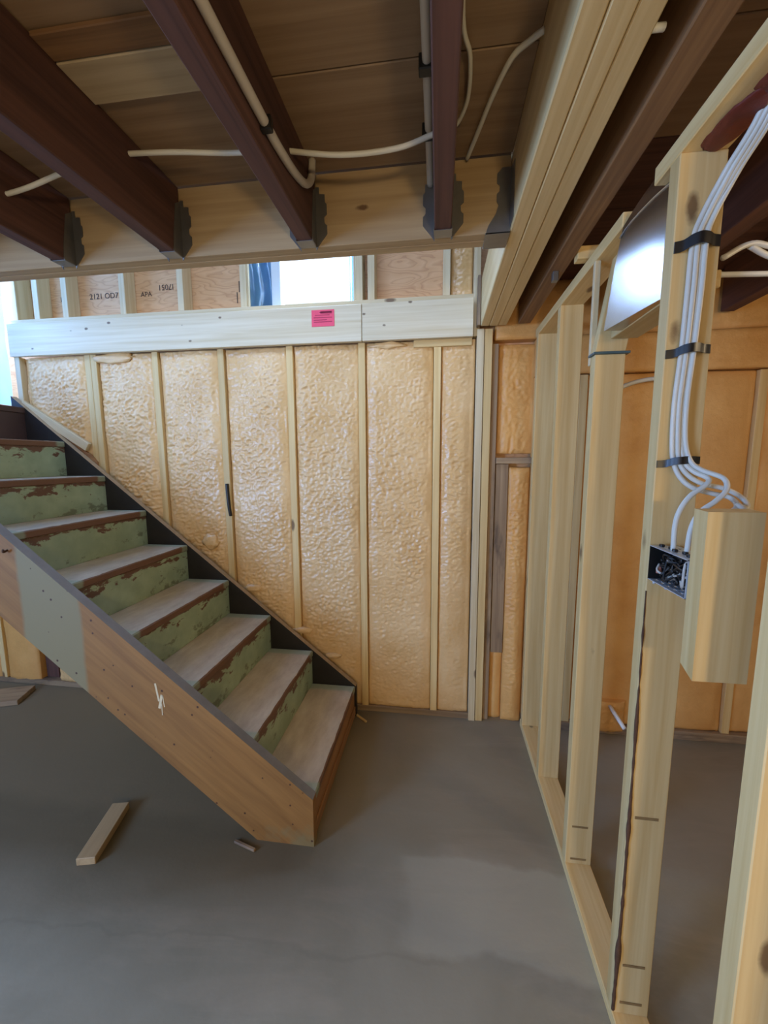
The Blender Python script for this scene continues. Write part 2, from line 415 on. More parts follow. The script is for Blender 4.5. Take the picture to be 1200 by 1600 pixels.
wl = box('wall_left', XL - .1, XL, YR, 2.5, 0, ZC, 'plaster', bev=0); tag(wl, 'plain basement wall at the far left end, out of sight', 'wall', kind='structure')
wr_ = box('wall_right', XR, XR + .1, YR, 2.5, 0, ZC, 'plaster', bev=0); tag(wr_, 'plain basement wall closing the side room', 'wall', kind='structure')
wq = box('wall_rear', XL, XR, YR - .1, YR, 0, ZC, 'plaster', bev=0); tag(wq, 'plain basement wall behind the viewer', 'wall', kind='structure')

# ---- foamed back wall
wb = box('wall_back', XL, XR, 2.31, 2.36, 0, 2.32, 'ply', bev=0)
tag(wb, 'foam insulated framed basement wall behind the green stair', 'wall', kind='structure')
STUDS = [-2.95, -2.095, -2.056, -1.659, -1.252, -.846, -.440, -.033]
for x in STUDS: box('stud', x, x + .038, YB, YB + .085, .038, 2.13, 'new', wb)
box('stud', .187, .2235, YB - .012, YB + .085, .0, 2.17, 'pale', wb)
box('stud', .2265, .266, YB - .008, YB + .085, .0, 2.17, 'new', wb)
box('stud', .268, .301, YB + .012, YB + .085, .0, 2.10, 'grey', wb)
box('stud', -2.556, -2.52, YB - .015, YB + .085, 1.83, 2.13, 'pale', wb)
box('sole_plate', XL, .187, YB + .004, YB + .085, 0, .036, 'grey', wb)
box('blocking', -.14, .163, YB - .004, YB + .08, 2.093, 2.13, 'new', wb)
edges = [(-2.518, -2.097), (-2.016, -1.661), (-1.619, -1.254), (-1.212, -.848), (-.806, -.442), (-.400, -.035), (.007, .182)]
for i, (a, b) in enumerate(edges):
    foam('foam_panel', a, b, .036, 2.128, YB + .004, wb, seed=i * 3.7 + 1, wr=(.0086, .0088, .0078, .0074, .0070, .0062, .0045)[i], low=.012)
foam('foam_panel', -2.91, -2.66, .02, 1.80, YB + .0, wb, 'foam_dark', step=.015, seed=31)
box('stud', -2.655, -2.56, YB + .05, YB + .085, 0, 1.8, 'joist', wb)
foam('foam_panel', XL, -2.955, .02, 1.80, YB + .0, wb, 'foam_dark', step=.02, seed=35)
# black cable stub pinned to the stud, foam spilling over the top plate
tube('cable_stub', [(-1.232, YB - .004, 1.37), (-1.228, YB - .008, 1.30), (-1.223, YB - .006, 1.22), (-1.219, YB - .002, 1.18)], .010, 'black', wb)
def blob(name, c, rx, ry, rz, mat, parent, seed):
    bm = bmesh.new(); bmesh.ops.create_icosphere(bm, subdivisions=3, radius=1)
    for v in bm.verts:
        f = 1 + .35 * noise.noise(v.co * 1.7 + Vector((seed, 0, 0))) + .2 * noise.noise(v.co * 4 + Vector((seed, 5, 0)))
        v.co = Vector((v.co.x * rx * f, v.co.y * ry * f, v.co.z * rz * f))
    me = bpy.data.meshes.new(name); bm.to_mesh(me); bm.free()
    return link(name, me, M(mat), parent, c, smooth=True)
for i, (x, z, rx, rz) in enumerate(((-1.90, 2.105, .14, .028), (-.28, 2.112, .09, .018),
                                   (-1.36, 1.02, .05, .045), (-1.49, .95, .05, .03), (-1.10, .74, .06, .025), (-.80, .49, .06, .02), (-.61, .34, .05, .018))):
    blob('foam_clump', (x, YB + .004, z), rx, .012, rz, 'foam', wb, i * 2.3)
# diagonal trim boards along the stair
def board_xz(name, a, b, w, y0, y1, mat, parent):
    a, b = Vector((a[0], 0, a[1])), Vector((b[0], 0, b[1])); d = b - a; L = d.length
    o = box(name, -L / 2, L / 2, y0, y1, -w / 2, w / 2, mat, None)
    o.rotation_euler = (0, -math.atan2(d.z, d.x), 0); o.location = ((a.x + b.x) / 2, (y0 + y1) / 2, (a.z + b.z) / 2)
    o.parent = parent
    if parent: o.location = o.location - parent.matrix_basis.translation
    return o
board_xz('trim_board', (-2.53, 1.852), (-2.105, 1.588), .05, YB - .03, YB - .004, 'pale', wb)
prism('gap_board', [(-2.54, 1.80), (-2.50, 1.80), (-2.10, 1.545), (-2.06, 1.50), (-2.06, 1.44), (-2.54, 1.79)], 1, YB - .014, YB - .002, M('orange', 0), wb)

# nook beside the posts, then the side-room wall
foam('foam_panel', .303, .50, 1.535, 2.10, YB + .035, wb, 'foam_dark', seed=41, wr=.005, low=.02, flow=.3)
box('ledge_board', .303, .50, YB + .0, YB + .085, 1.482, 1.514, 'grey', wb)
box('upright_board', .305, .372, YB + .022, YB + .085, .41, 1.48, 'grey', wb)
foam('foam_panel', .374, .485, .0, 1.462, YB + .012, wb, 'foam_dark', seed=44, wr=.007, low=.022, bulge=.03)
foam('foam_panel', .303, .373, .0, .408, YB + .030, wb, 'foam_dark', seed=45, wr=.001)
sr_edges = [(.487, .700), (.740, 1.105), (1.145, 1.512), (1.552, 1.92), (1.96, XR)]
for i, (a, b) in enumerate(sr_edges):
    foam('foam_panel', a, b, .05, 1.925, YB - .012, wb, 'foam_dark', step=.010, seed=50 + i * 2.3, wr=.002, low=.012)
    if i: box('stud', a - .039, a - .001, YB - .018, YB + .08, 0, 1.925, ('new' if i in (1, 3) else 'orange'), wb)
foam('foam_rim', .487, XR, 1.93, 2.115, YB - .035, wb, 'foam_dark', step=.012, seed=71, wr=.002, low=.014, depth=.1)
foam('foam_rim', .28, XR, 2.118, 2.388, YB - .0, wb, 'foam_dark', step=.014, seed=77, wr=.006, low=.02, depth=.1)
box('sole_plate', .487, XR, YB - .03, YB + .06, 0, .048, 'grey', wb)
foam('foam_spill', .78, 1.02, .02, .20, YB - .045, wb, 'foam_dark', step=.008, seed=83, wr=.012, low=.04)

# ---- upper wall of the stairwell, above the rim boards
wu = box('wall_upper', -2.62, 1.4, 2.385, 2.43, 2.318, 2.36, 'ply', bev=0)
tag(wu, 'open framed upper wall with plywood sheathing around the bright window', 'wall', kind='structure')
box('bottom_plate', -2.60, .17, 2.245, 2.359, 2.318, 2.354, 'pale', wu)
for x in (-2.447, -2.250, -1.868, -1.500, -1.118, -.458, -.392, .009):
    box('stud', x, x + .038, 2.27, 2.359, 2.354, 3.55, 'pale', wu)
box('stud', -2.585, -2.545, 2.255, 2.359, 2.354, 3.55, 'pale', wu)
box('stud', .168, .2, 2.235, 2.359, 2.14, 3.55, 'pale', wu)
box('stud', .183, .1995, 2.19, 2.233, 2.18, 2.42, 'grey', wu)
ply = [(-2.62, -2.23), (-2.23, -1.85), (-1.85, -1.48), (-1.48, -1.10), (-.47, .028), (.028, 1.4)]
for a, b in ply: box('sheathing_panel', a + .001, b - .001, 2.36, 2.378, 2.30, 3.55, 'ply', wu, bev=.001)
box('sheathing_panel', -1.10, -.47, 2.36, 2.378, 2.30, 2.352, 'ply', wu, bev=.001)
box('window_header', -1.08, -.458, 2.27, 2.359, 3.42, 3.55, 'pale', wu)
foam('foam_panel', .049, .166, 2.356, 3.2, 2.31, wu, 'foam', seed=91, wr=.008, low=.02)
PX = math.pi / 2
text('stamp', '2121 OD7 N', .045, (-2.02, 2.3585, 2.505), (PX, 0, 0), 'ink', wu)
text('stamp', 'I7051', .045, (-1.63, 2.3585, 2.535), (PX, math.pi, 0), 'ink', wu)
text('stamp', 'APA', .04, (-1.76, 2.3585, 2.50), (PX, 0, 0), 'ink', wu)
text('stamp', '171', .04, (-2.32, 2.3585, 2.50), (PX, 0, 0), 'ink', wu)
box('pen_mark', -1.183, -1.178, 2.3575, 2.3595, 2.42, 2.48, 'ink', wu, bev=0)
box('pen_mark', -1.168, -1.163, 2.3575, 2.3595, 2.48, 2.54, 'ink', wu, bev=0)

# window
w1 = empty('window_1', (-.70, 2.40, 2.36)); tag(w1, 'small bright stairwell window in white vinyl frame with loose plastic', 'window', kind='structure')
GX0, GX1 = -.925, -.515
for a, b in ((GX0 - .055, GX0), (GX1, GX1 + .045)):
    box('window_frame', a, b, 2.385, 2.455, 2.353, 3.42, 'vinyl', w1)
box('window_frame', GX0, GX1, 2.385, 2.455, 2.353, 2.362, 'vinyl', w1); box('window_frame', GX0, GX1, 2.385, 2.455, 3.36, 3.42, 'vinyl', w1)
box('pane', GX0, GX1, 2.418, 2.424, 2.362, 3.36, 'glass', w1, bev=0)
box('jamb', -1.08, -1.068, 2.275, 2.47, 2.353, 3.42, 'pale', w1); box('jamb', -.470, -.459, 2.275, 2.47, 2.353, 3.42, 'pale', w1)
box('frame_flange', -1.068, GX0 - .055, 2.425, 2.45, 2.353, 3.42, 'vinyl', w1); box('window_sill', -1.068, -.470, 2.36, 2.47, 2.345, 2.3525, 'pale', w1)
def film(name, x0, y0, x1, y1, z0, z1, amp, parent, seed, nz=60, nx=24, f=9):
    V, Fc = [], []
    for j in range(nz + 1):
        for i in range(nx + 1):
            u, v = i / nx, j / nz
            x, y, z = x0 + (x1 - x0) * u, y0 + (y1 - y0) * u, z0 + (z1 - z0) * v
            nn = Vector((-(y1 - y0), x1 - x0, 0)).normalized()
            d = amp * (1 - abs(noise.noise(Vector((x * f + y * f, seed, z * f * .35)))) * 2.2 + .5 * noise.noise(Vector((x * 25, y * 25 + seed, z * 7))))
            V.append(Vector((x, y, z)) + nn * d)
    for j in range(nz):
        for i in range(nx):
            a = j * (nx + 1) + i; Fc.append((a, a + 1, a + nx + 2, a + nx + 1))
    me = bpy.data.meshes.new(name); me.from_pydata([tuple(v) for v in V], [], Fc); me.update()
    return link(name, me, M('plastic'), parent, smooth=True)
film('plastic_film', -1.06, 2.282, -.975, 2.38, 2.36, 3.3, .010, w1, 2.0)
film('plastic_film', -.475, 2.285, -.50, 2.38, 2.36, 3.3, .010, w1, 5.0)

ws = box('ceiling_stairwell', -2.7, 1.4, -1.2, 2.43, 3.55, 3.6, 'plaster', bev=0); tag(ws, 'plain ceiling over the stairwell, out of sight', 'ceiling', kind='structure')
a_ = box('wall_hall', 1.4, 1.5, -1.2, 2.43, 2.45, 3.6, 'plaster', bev=0); tag(a_, 'plain upper hall wall beyond the stairwell, out of sight', 'wall', kind='structure')
a_ = box('wall_hall_front', -2.7, 1.5, -1.3, -1.2, 2.45, 3.6, 'plaster', bev=0); tag(a_, 'plain upper hall wall above the viewer, out of sight', 'wall', kind='structure')
a_ = box('wall_hall_side', -2.75, -2.65, -1.2, 1.30, 2.45, 3.6, 'plaster', bev=0); tag(a_, 'plain upper hall wall beside the landing, out of sight', 'wall', kind='structure')

# ---- partition of bare studs
XP = .476; PT = 2.115
wp = empty('wall_partition', (XP, 1.2, 0)); tag(wp, 'bare wooden stud partition with electrical box dividing off the side room', 'wall', kind='structure')
box('bottom_plate', XP, XP + .089, -.3, 2.215, 0, .038, 'new', wp)
box('stud', XP, XP + .089, 2.155, 2.193, .038, PT, 'new', wp)
box('stud', XP, XP + .089, 1.784, 1.822, .038, PT, 'new', wp)
sc_ = box('stud', XP, XP + .089, 1.377, 1.415, .038, 1.824, 'new', wp)
sd = box('stud', XP, XP + .089, .971, 1.009, .038, PT, 'new', wp)
se = box('stud', XP, XP + .089, .606, .644, .038, PT, 'new', wp)
box('stud', XP, XP + .089, .20, .238, .038, PT, 'new', wp)
box('top_plate', XP, XP + .089, -.3, 1.075, PT, PT + .038, 'new', wp)
box('top_plate', XP, XP + .089, 1.235, 2.215, PT, PT + .038, 'new', wp)
box('end_plate', XP - .006, XP + .1, 1.370, 1.422, 1.824, 1.831, 'blue_steel', wp, bev=.001)
# leaning cripple above the plate, and the thin stud edge behind it
def lean(name, x0, x1, y0, y1, z0, z1, dx, dy, mat, parent):
    o = box(name, x0, x1, y0, y1, z0, z1, mat, parent)
    h = z1 - z0
    for v in o.data.vertices: t = v.co.z / h + .5; v.co.x += dx * t; v.co.y += dy * t
    return o
lean('cripple_stud', XP, XP + .089, 1.378, 1.414, 1.831, PT, .047, .0, 'new', wp)
box('backing_strip', XP - .002, XP + .016, 1.4155, 1.432, 1.80, PT, 'pale', wp)
box('duct_block', XP + .042, XP + .120, 1.010, 1.3765, 1.868, 1.904, 'new', wp)
# bark along one arris of the near stud, sealant round the cable hole
tube('bark_edge', [(XP + .002, .9705, .05), (XP + .004, .969, .4), (XP + .003, .9695, .8), (XP + .001, .971, 1.20)], lambda t: .0062 + .007 * max(0, noise.noise(Vector((t * 9, 0, 4)))) + .003 * noise.noise(Vector((t * 40, 2, 0))) - .004 * t, 'bark', sd, k=26, flat=.7)
blob('fire_sealant', (.530, .905, PT - .001), .034, .075, .007, 'sealant', wp, 3)
blob('fire_sealant', (.540, .800, PT - .001), .026, .055, .006, 'sealant', wp, 8)
# pencil marks across the studs
for (x, y, z) in ((XP + .045, .9702, .19), (XP + .045, .9702, .075), (XP + .045, 1.3762, .19), (XP + .045, 1.3762, .06), (XP + .045, .9702, .62)):
    box('pencil_mark', x - .028, x + .026, y - .0006, y + .0004, z - .004, z + .003, 'smudge', wp, bev=0)

# ================================================================ staircase
st = empty('staircase', (-.47, 1.78, 0)); tag(st, 'worn green painted wooden stair with orange-brown side stringer', 'staircase')
NX, NZ, RUN, RISE = -.469, .191, .2505, .2044
Y0, Y1 = 1.39, 2.17
tread_me = None; riser_me = None
for k in range(8):
    nx, nz = NX - RUN * k, NZ + RISE * k
    if tread_me is None:
        t = box('tread', nx - RUN - .025, nx, Y0, Y1, nz - .034, nz, 'tread', st, bev=.005); tread_me = t.data
    else:
        link('tread', tread_me, M('tread'), st, (nx - (RUN + .025) / 2, (Y0 + Y1) / 2, nz - .017))
    if k == 0:
        box('riser', nx - .030, nx - .006, Y0 - .002, Y1, 0.0, nz - .034, 'orange', st)
        box('riser_strip', nx - .006, nx + .002, Y0, Y1 - .01, .02, .07, 'orange', st)
    elif riser_me is None:
        r = box('riser', nx - .026, nx - .006, Y0, Y1, nz - RISE, nz - .034, 'riser', st, bev=.002); riser_me = r.data
    else:
        link('riser', riser_me, M('riser'), st, (nx - .016, (Y0 + Y1) / 2, nz - .034 - (RISE - .034) / 2))
nx, nz = NX - RUN * 8, NZ + RISE * 8
box('riser', nx - .026, nx - .006, Y0, Y1 + .02, nz - RISE, nz - .034, 'dark_riser', st)
box('landing', -3.1, nx, Y0, Y1 + .03, nz - .034, nz, 'dark_riser', st)
top = lambda x, d=0: NZ + RISE / RUN * (NX - x) + d
def stringer(name, y0, y1, mats, fm, xe, dz):
    pts = [(NX + .004, top(NX, dz)), (NX + .004, 0), (-.70, 0), (xe, top(xe, -.355)), (xe, top(xe, dz))]
    return prism(name, pts, 1, y0, y1, mats, st, fm)
stringer('stringer', 1.35, 1.39, [M('stringer'), M('grey_paint')], lambda n: 1 if (n.z > .5) else 0, -2.75, .012)
stringer('stringer', 2.17, 2.206, [M('black_paint'), M('overspray')], lambda n: 1 if (n.z > .5) else 0, -2.56, -.002)
# splintered scar and nail on the stringer
sp_ = bpy.data.meshes.new('scar')
def flake(x, z, w, h, tilt):
    o = box('splinter_scar', x - w / 2, x + w / 2, 1.3485, 1.3505, z - h / 2, z + h / 2, 'pale', st, bev=0); o.rotation_euler = (0, tilt, 0)
flake(-1.087, .60, .008, .075, -.15); flake(-1.075, .562, .010, .06, .25); flake(-1.062, .565, .004, .05, -.1); flake(-1.071, .53, .004, .05, 0)
tube('nail', [(-1.69, 1.352, 1.155), (-1.69, 1.335, 1.15), (-1.682, 1.328, 1.16)], .004, 'bark', st)

# ================================================================ framing overhead
hd = empty('stair_header', (-1.0, 1.38, ZJ)); tag(hd, 'double board header across the ceiling carrying the joist ends in hangers', 'beam')
box('header_ply', XL, .199, 1.34, 1.3775, ZJ, ZC, 'header', hd); box('header_ply', XL, .199, 1.3785, 1.416, ZJ, ZC, 'header', hd)
bm_ = empty('built_up_beam', (.27, 0, ZJ)); tag(bm_, 'long pale triple-board beam running overhead to the wall posts', 'beam')
for i in range(3): box('beam_ply', .202 + .0432 * i, .202 + .0432 * i + .0418, YR, 2.2, ZJ - (.0, .001, .0)[i], 2.41, 'beam', bm_, bev=.003)
text('stamp', 'D', .03, (.2012, 1.62, 2.32), (PX, 0, -PX), 'ink', bm_)
box('pen_mark', .2005, .2022, 1.50, 1.505, 2.29, 2.36, 'ink', bm_, bev=0)

def hanger(parent, x0, x1, name='joist_hanger'):
    """flanges on the header, cheeks along the joist and a seat under it"""
    bm = bmesh.new()
    def slab(pts, ax, a0, a1):
        o = [i for i in range(3) if i != ax]
        def mk(p, a):
            v = [0, 0, 0]; v[o[0]], v[o[1]] = p; v[ax] = a; return bm.verts.new(v)
        A = [mk(p, a0) for p in pts]; B = [mk(p, a1) for p in pts]
        bm.faces.new(A); bm.faces.new(B[::-1])
        for i in range(len(pts)): bm.faces.new((A[i], B[i], B[(i + 1) % len(pts)], A[(i + 1) % len(pts)]))
    prof = [(0, -.012), (.010, .004), (.036, .035), (.036, .060), (.028, .068), (.028, .085), (.036, .092), (.036, .122), (.030, .128), (.030, .150), (.012, .152), (.012, .172), (0, .172)]
    for s, xe in ((-1, x0), (1, x1)):
        slab([(xe + s * a, ZJ + b) for a, b in prof], 1, 1.337, 1.3395)
        slab([(1.29, ZJ - .002), (1.339, ZJ - .002), (1.339, ZJ + .17), (1.312, ZJ + .15), (1.295, ZJ + .05)], 0, xe, xe + s * .002)
    slab([(x0, 1.295), (x1, 1.295), (x1, 1.339), (x0, 1.339)], 2, ZJ - .003, ZJ - .001)
    bmesh.ops.recalc_face_normals(bm, faces=bm.faces)
    me = bpy.data.meshes.new(name); bm.to_mesh(me); bm.free()
    return link(name, me, M('galv'), parent)
JX = [(-1.755, 'dark ceiling joist furthest from the pale beam, over the landing'),
      (-1.305, 'dark ceiling joist whose hanger sits above the plastic sheet'),
      (-.905, 'dark reddish ceiling joist between the patched deck board and the stair'),
      (-.445, 'dark ceiling joist with the hooked grey conduit on its side'),
      (-.022, 'reddish-brown ceiling joist with clamped straight conduit, beside the pale beam')]
joists = []
for i, (x, lab) in enumerate(JX):
    j = box('floor_joist', x, x + .05, YR, 1.335, ZJ, ZC, 'joist', None, bev=.003)
    tag(j, lab, 'joist', 'dark ceiling joists'); joists.append(j)
    h = hanger(j, x, x + .05)
for x, lab in ((.384, 'weathered brown joist between the pale beam and the stud partition'), (.86, 'dark joist over the side room nearest the studs'),
               (1.30, 'dark joist over the middle of the side room')):
    j = box('floor_joist', x, x + .06, YR, 2.19, ZJ if x < .5 else ZJ + .01, ZC, 'brown' if x < .5 else 'joist', None, bev=.003)
    tag(j, lab, 'joist', 'joists beyond the beam')
# hanger that carries the header on the beam
hh = bmesh.new()
def slab2(bm, pts, ax, a0, a1):
    o = [i for i in range(3) if i != ax]
    def mk(p, a):
        v = [0, 0, 0]; v[o[0]], v[o[1]] = p; v[ax] = a; return bm.verts.new(v)
    A = [mk(p, a0) for p in pts]; B = [mk(p, a1) for p in pts]
    bm.faces.new(A); bm.faces.new(B[::-1])
    for i in range(len(pts)): bm.faces.new((A[i], B[i], B[(i + 1) % len(pts)], A[(i + 1) % len(pts)]))
slab2(hh, [(.201, ZJ - .004), (.130, ZJ - .004), (.138, ZJ + .02), (.158, ZJ + .05), (.166, ZJ + .075), (.160, ZJ + .085), (.160, ZJ + .105), (.168, ZJ + .112), (.168, ZJ + .128), (.160, ZJ + .135), (.160, ZJ + .16), (.175, ZJ + .175), (.201, ZJ + .175)], 1, 1.334, 1.338)
slab2(hh, [(.130, 1.334), (.201, 1.334), (.201, 1.42), (.130, 1.42)], 2, ZJ - .005, ZJ - .001)
slab2(hh, [(1.28, ZJ + .01), (1.334, ZJ + .01), (1.334, ZJ + .175), (1.28, ZJ + .16)], 0, .1995, .2015)
bmesh.ops.recalc_face_normals(hh, faces=hh.faces)
me = bpy.data.meshes.new('header_hanger'); hh.to_mesh(me); hh.free(); link('header_hanger', me, M('galv'), hd)
# patch in the deck
pb = empty('deck_patch', (-.66, .93, ZC)); tag(pb, 'pale plywood patch with brown stain between two dark joists', 'board')
box('patch_board', -.853, -.448, .905, 1.01, ZC - .014, ZC - .001, 'patch', pb); box('stained_board', -.853, -.448, .845, .903, ZC - .012, ZC - .001, 'brown', pb)

# rim boards along the stairwell
rb = box('rim_board', -2.565, -.414, 2.197, 2.226, 2.130, 2.317, 'rim'); tag(rb, 'long pale rim board above the foam, carrying the pink card', 'board', 'rim boards above the foam')
rb2 = box('rim_board', -.411, .165, 2.197, 2.226, 2.130, 2.318, 'rim'); tag(rb2, 'shorter pale rim board butted up to the wall post', 'board', 'rim boards above the foam')
nc = box('notice_card', -.684, -.560, 2.1945, 2.1968, 2.213, 2.297, 'pink', bev=0); tag(nc, 'bright pink printed card stuck on the long rim board', 'card')
for (a, b, z) in ((-.640, -.575, 2.284), (-.665, -.585, 2.270), (-.672, -.572, 2.258), (-.672, -.60, 2.246), (-.672, -.572, 2.236)):
    box('print_line', a, b, 2.1938, 2.1946, z - .0018, z + .0018, 'pink_ink', nc, bev=0)
box('print_bar', -.635, -.572, 2.1938, 2.1946, 2.277, 2.290, 'pink_ink', nc, bev=0)

# plastic over the landing opening
ps = film('plastic_sheet', -2.60, 1.43, -2.60, 2.225, 1.845, 3.54, .012, None, 9.0, 90, 40, 5)
tag(ps, 'translucent blue-lit plastic sheet hung over the landing opening', 'sheet')

# ================================================================ cables and conduit
c = tube('ceiling_cable', [(-2.9, 1.10, 2.27), (-2.3, 1.10, 2.24), (-1.73, 1.10, 2.262), (-1.30, 1.12, 2.270), (-1.07, 1.12, 2.312), (-.96, 1.12, 2.342), (-.754, 1.12, 2.335), (-.552, 1.12, 2.314), (-.45, 1.12, 2.312), (-.265, 1.12, 2.282), (-.115, 1.12, 2.283), (-.02, 1.12, 2.306), (.02, 1.12, 2.306)], .0065, 'cable')
tag(c, 'white cable threaded crosswise through the dark joists', 'cable')
c = tube('conduit', [(-.384, -1.2, 2.226), (-.384, .2, 2.226), (-.384, .69, 2.227), (-.384, .938, 2.230), (-.384, 1.03, 2.236), (-.384, 1.12, 2.250), (-.384, 1.20, 2.275), (-.384, 1.25, 2.31), (-.384, 1.27, 2.345), (-.384, 1.28, 2.387)], .0105, 'conduit', seg=12)
tag(c, 'grey-white conduit along a joist ending in an upturned hook', 'conduit')
box('clamp', -.396, -.370, .928, .945, 2.215, 2.245, 'black', c)
c = tube('conduit', [(-.036, -1.2, 2.345), (-.036, .5, 2.345), (-.036, 1.00, 2.345), (-.036, 1.24, 2.340), (-.036, 1.3355, 2.325)], .0105, 'conduit', seg=12)
tag(c, 'straight conduit in black clamps against the reddish joist beside the beam', 'conduit')
for y in (.985, 1.165): box('clamp', -.054, -.0225, y - .012, y + .012, 2.329, 2.361, 'black', c)
c = tube('ceiling_cable', [(.034, .5, 2.372), (.034, .90, 2.372), (.056, 1.01, 2.372), (.059, 1.106, 2.371), (.045, 1.165, 2.37), (.029, 1.19, 2.368)], .0052, 'cable')
tag(c, 'thin white cable bowing off the joist across the deck boards', 'cable')
c = tube('ceiling_cable', [(.2015, .972, 2.368), (.18, .992, 2.371), (.147, 1.03, 2.374), (.118, 1.121, 2.376), (.095, 1.22, 2.377), (.071, 1.325, 2.379)], .0062, 'cable')
tag(c, 'curved cable sweeping over the deck from header to pale beam', 'cable')

# bundle down the stud
YC = .962
routes = [
 [(.566, .845, 2.26), (.556, .87, 2.12), (.540, .935, 2.05), (.519, YC, 1.985), (.508, YC, 1.94), (.506, YC, 1.849), (.504, YC, 1.729), (.499, YC, 1.62), (.501, YC, 1.54), (.507, YC, 1.495), (.519, .955, 1.462), (.540, .945, 1.440), (.575, .935, 1.428), (.604, .93, 1.421), (.60, .90, 1.405), (.56, .87, 1.39)],
 [(.574, .840, 2.26), (.563, .865, 2.12), (.548, .93, 2.05), (.528, YC - .003, 1.985), (.516, YC - .003, 1.94), (.515, YC - .003, 1.849), (.512, YC - .003, 1.729), (.507, YC - .003, 1.62), (.510, YC - .003, 1.54), (.517, YC - .003, 1.495), (.531, .952, 1.468), (.556, .942, 1.449), (.59, .93, 1.440), (.617, .92, 1.424), (.612, .89, 1.405), (.57, .86, 1.385)],
 [(.582, .840, 2.26), (.570, .862, 2.12), (.555, .93, 2.05), (.534, YC, 1.985), (.524, YC, 1.94), (.523, YC, 1.849), (.519, YC, 1.729), (.514, YC, 1.62), (.518, YC, 1.54), (.526, YC - .006, 1.495), (.540, .945, 1.474), (.556, .925, 1.461), (.548, .915, 1.448), (.520, .914, 1.425), (.503, .915, 1.395), (.497, .917, 1.36), (.498, .917, 1.300)],
 [(.590, .835, 2.26), (.577, .860, 2.12), (.562, .93, 2.05), (.541, YC - .004, 1.985), (.531, YC - .004, 1.94), (.530, YC - .004, 1.849), (.526, YC - .004, 1.729), (.521, YC - .004, 1.62), (.525, YC - .004, 1.54), (.534, YC - .012, 1.497), (.549, .935, 1.478), (.570, .90, 1.462), (.566, .882, 1.440), (.545, .876, 1.418), (.520, .878, 1.395), (.507, .880, 1.36), (.504, .882, 1.300)],
]
cab_lab = ['outermost white cable of the strapped bundle, bending behind the short block', 'white cable in the strapped bundle curling back over the short block',
           'white cable leaving the bundle for the hole nearest the stud in the box', 'white cable looping from the bundle into the middle of the metal box']
for r, l in zip(routes, cab_lab):
    c = tube('electrical_cable', r, .0052, 'cable'); tag(c, l, 'cable', 'cables strapped to the stud')
c = tube('electrical_cable', [(.60, .90, 1.41), (.59, .86, 1.40), (.56, .83, 1.385), (.525, .823, 1.36), (.508, .822, 1.33), (.505, .823, 1.300)], .005, 'cable')
tag(c, 'short white cable dropping into the box beside the wooden block', 'cable', 'cables strapped to the stud')
for z, lab, mat, hgt in ((1.940, 'top black strap holding the cable bundle on the stud', 'black', .022), (1.728, 'middle black strap holding the cable bundle on the stud', 'black', .018), (1.496, 'lowest black strap holding the cables just above the box', 'black', .016)):
    pts = [(XP + .0005, .9700, z - .006), (XP + .015, .965, z - .005), (XP + .026, .955, z), (XP + .040, .9475, z + .002), (XP + .058, .955, z + .003), (XP + .072, .966, z + .003), (XP + .086, .969, z + .002)]
    V, Fc = [], []
    for p in smooth_path(pts, 6):
        for dy, dz in ((0, -hgt / 2), (-.0022, -hgt / 2), (-.0022, hgt / 2), (0, hgt / 2)): V.append((p.x, p.y + dy - .001, p.z + dz))
    n = len(V) // 4
    for i in range(n - 1):
        for j in range(4): Fc.append((i * 4 + j, i * 4 + (j + 1) % 4, i * 4 + 4 + (j + 1) % 4, i * 4 + 4 + j))
    Fc += [(3, 2, 1, 0), tuple(n * 4 - 4 + j for j in range(4))]
    me = bpy.data.meshes.new('cable_strap'); me.from_pydata(V, [], Fc); me.update()
    o = link('cable_strap', me, M(mat)); tag(o, lab, 'strap', 'black cable straps')

# electrical box
eb = empty('electrical_box', (.50, .89, 1.232)); tag(eb, 'open galvanised electrical box full of dark wires between stud and block', 'electrical box')
bx0, bx1, by0, by1, bz0, bz1 = .477, .535, .827, .969, 1.230, 1.308
box('box_back', bx1 - .002, bx1, by0, by1, bz0, bz1, 'black', eb, bev=0)  # black wall paints in the darkness inside the steel box
def punched(name, z0, z1):
    """sheet with rows of slots"""
    bm = bmesh.new(); nx, ny = 12, 30
    xs = [bx0 + (bx1 - bx0) * i / nx for i in range(nx + 1)]; ys = [by0 + (by1 - by0) * i / ny for i in range(ny + 1)]
    vs = [[bm.verts.new((x, y, z0)) for y in ys] for x in xs]
    for i in range(nx):
        for j in range(ny):
            if i in (2, 5, 8) and j % 5 in (1, 2) : continue
            bm.faces.new((vs[i][j], vs[i][j + 1], vs[i + 1][j + 1], vs[i + 1][j]))
    r = bmesh.ops.extrude_face_region(bm, geom=bm.faces[:])
    for g in r['geom']:
        if isinstance(g, bmesh.types.BMVert): g.co.z = z1
    bmesh.ops.recalc_face_normals(bm, faces=bm.faces)
    me = bpy.data.meshes.new(name); bm.to_mesh(me); bm.free(); return link(name, me, M('box_metal'), eb)
punched('box_top', bz1 - .0015, bz1); punched('box_bottom', bz0, bz0 + .0015)
box('box_side', bx0, bx1, by1 - .0015, by1, bz0, bz1, 'black', eb, bev=0); box('box_side', bx0, bx1, by0, by0 + .0015, bz0, bz1, 'box_metal', eb, bev=0)  # stud-side wall coloured black as interior shade, the other left as metal
for i in range(5): box('clamp_tab', bx0 + .012 + .006 * (i % 2), bx0 + .020 + .006 * (i % 2), by0 + .02 + .025 * i, by0 + .03 + .025 * i, bz1, bz1 + .006, 'black', eb, bev=.001)
for i in range(3): tube('screw', [(bx0 + .004 + .004 * i, by1 - .02 - .04 * i, bz0 + .001), (bx0 + .004 + .004 * i, by1 - .02 - .04 * i, bz0 - .006)], .0028, 'box_metal', eb)
random.seed(3)
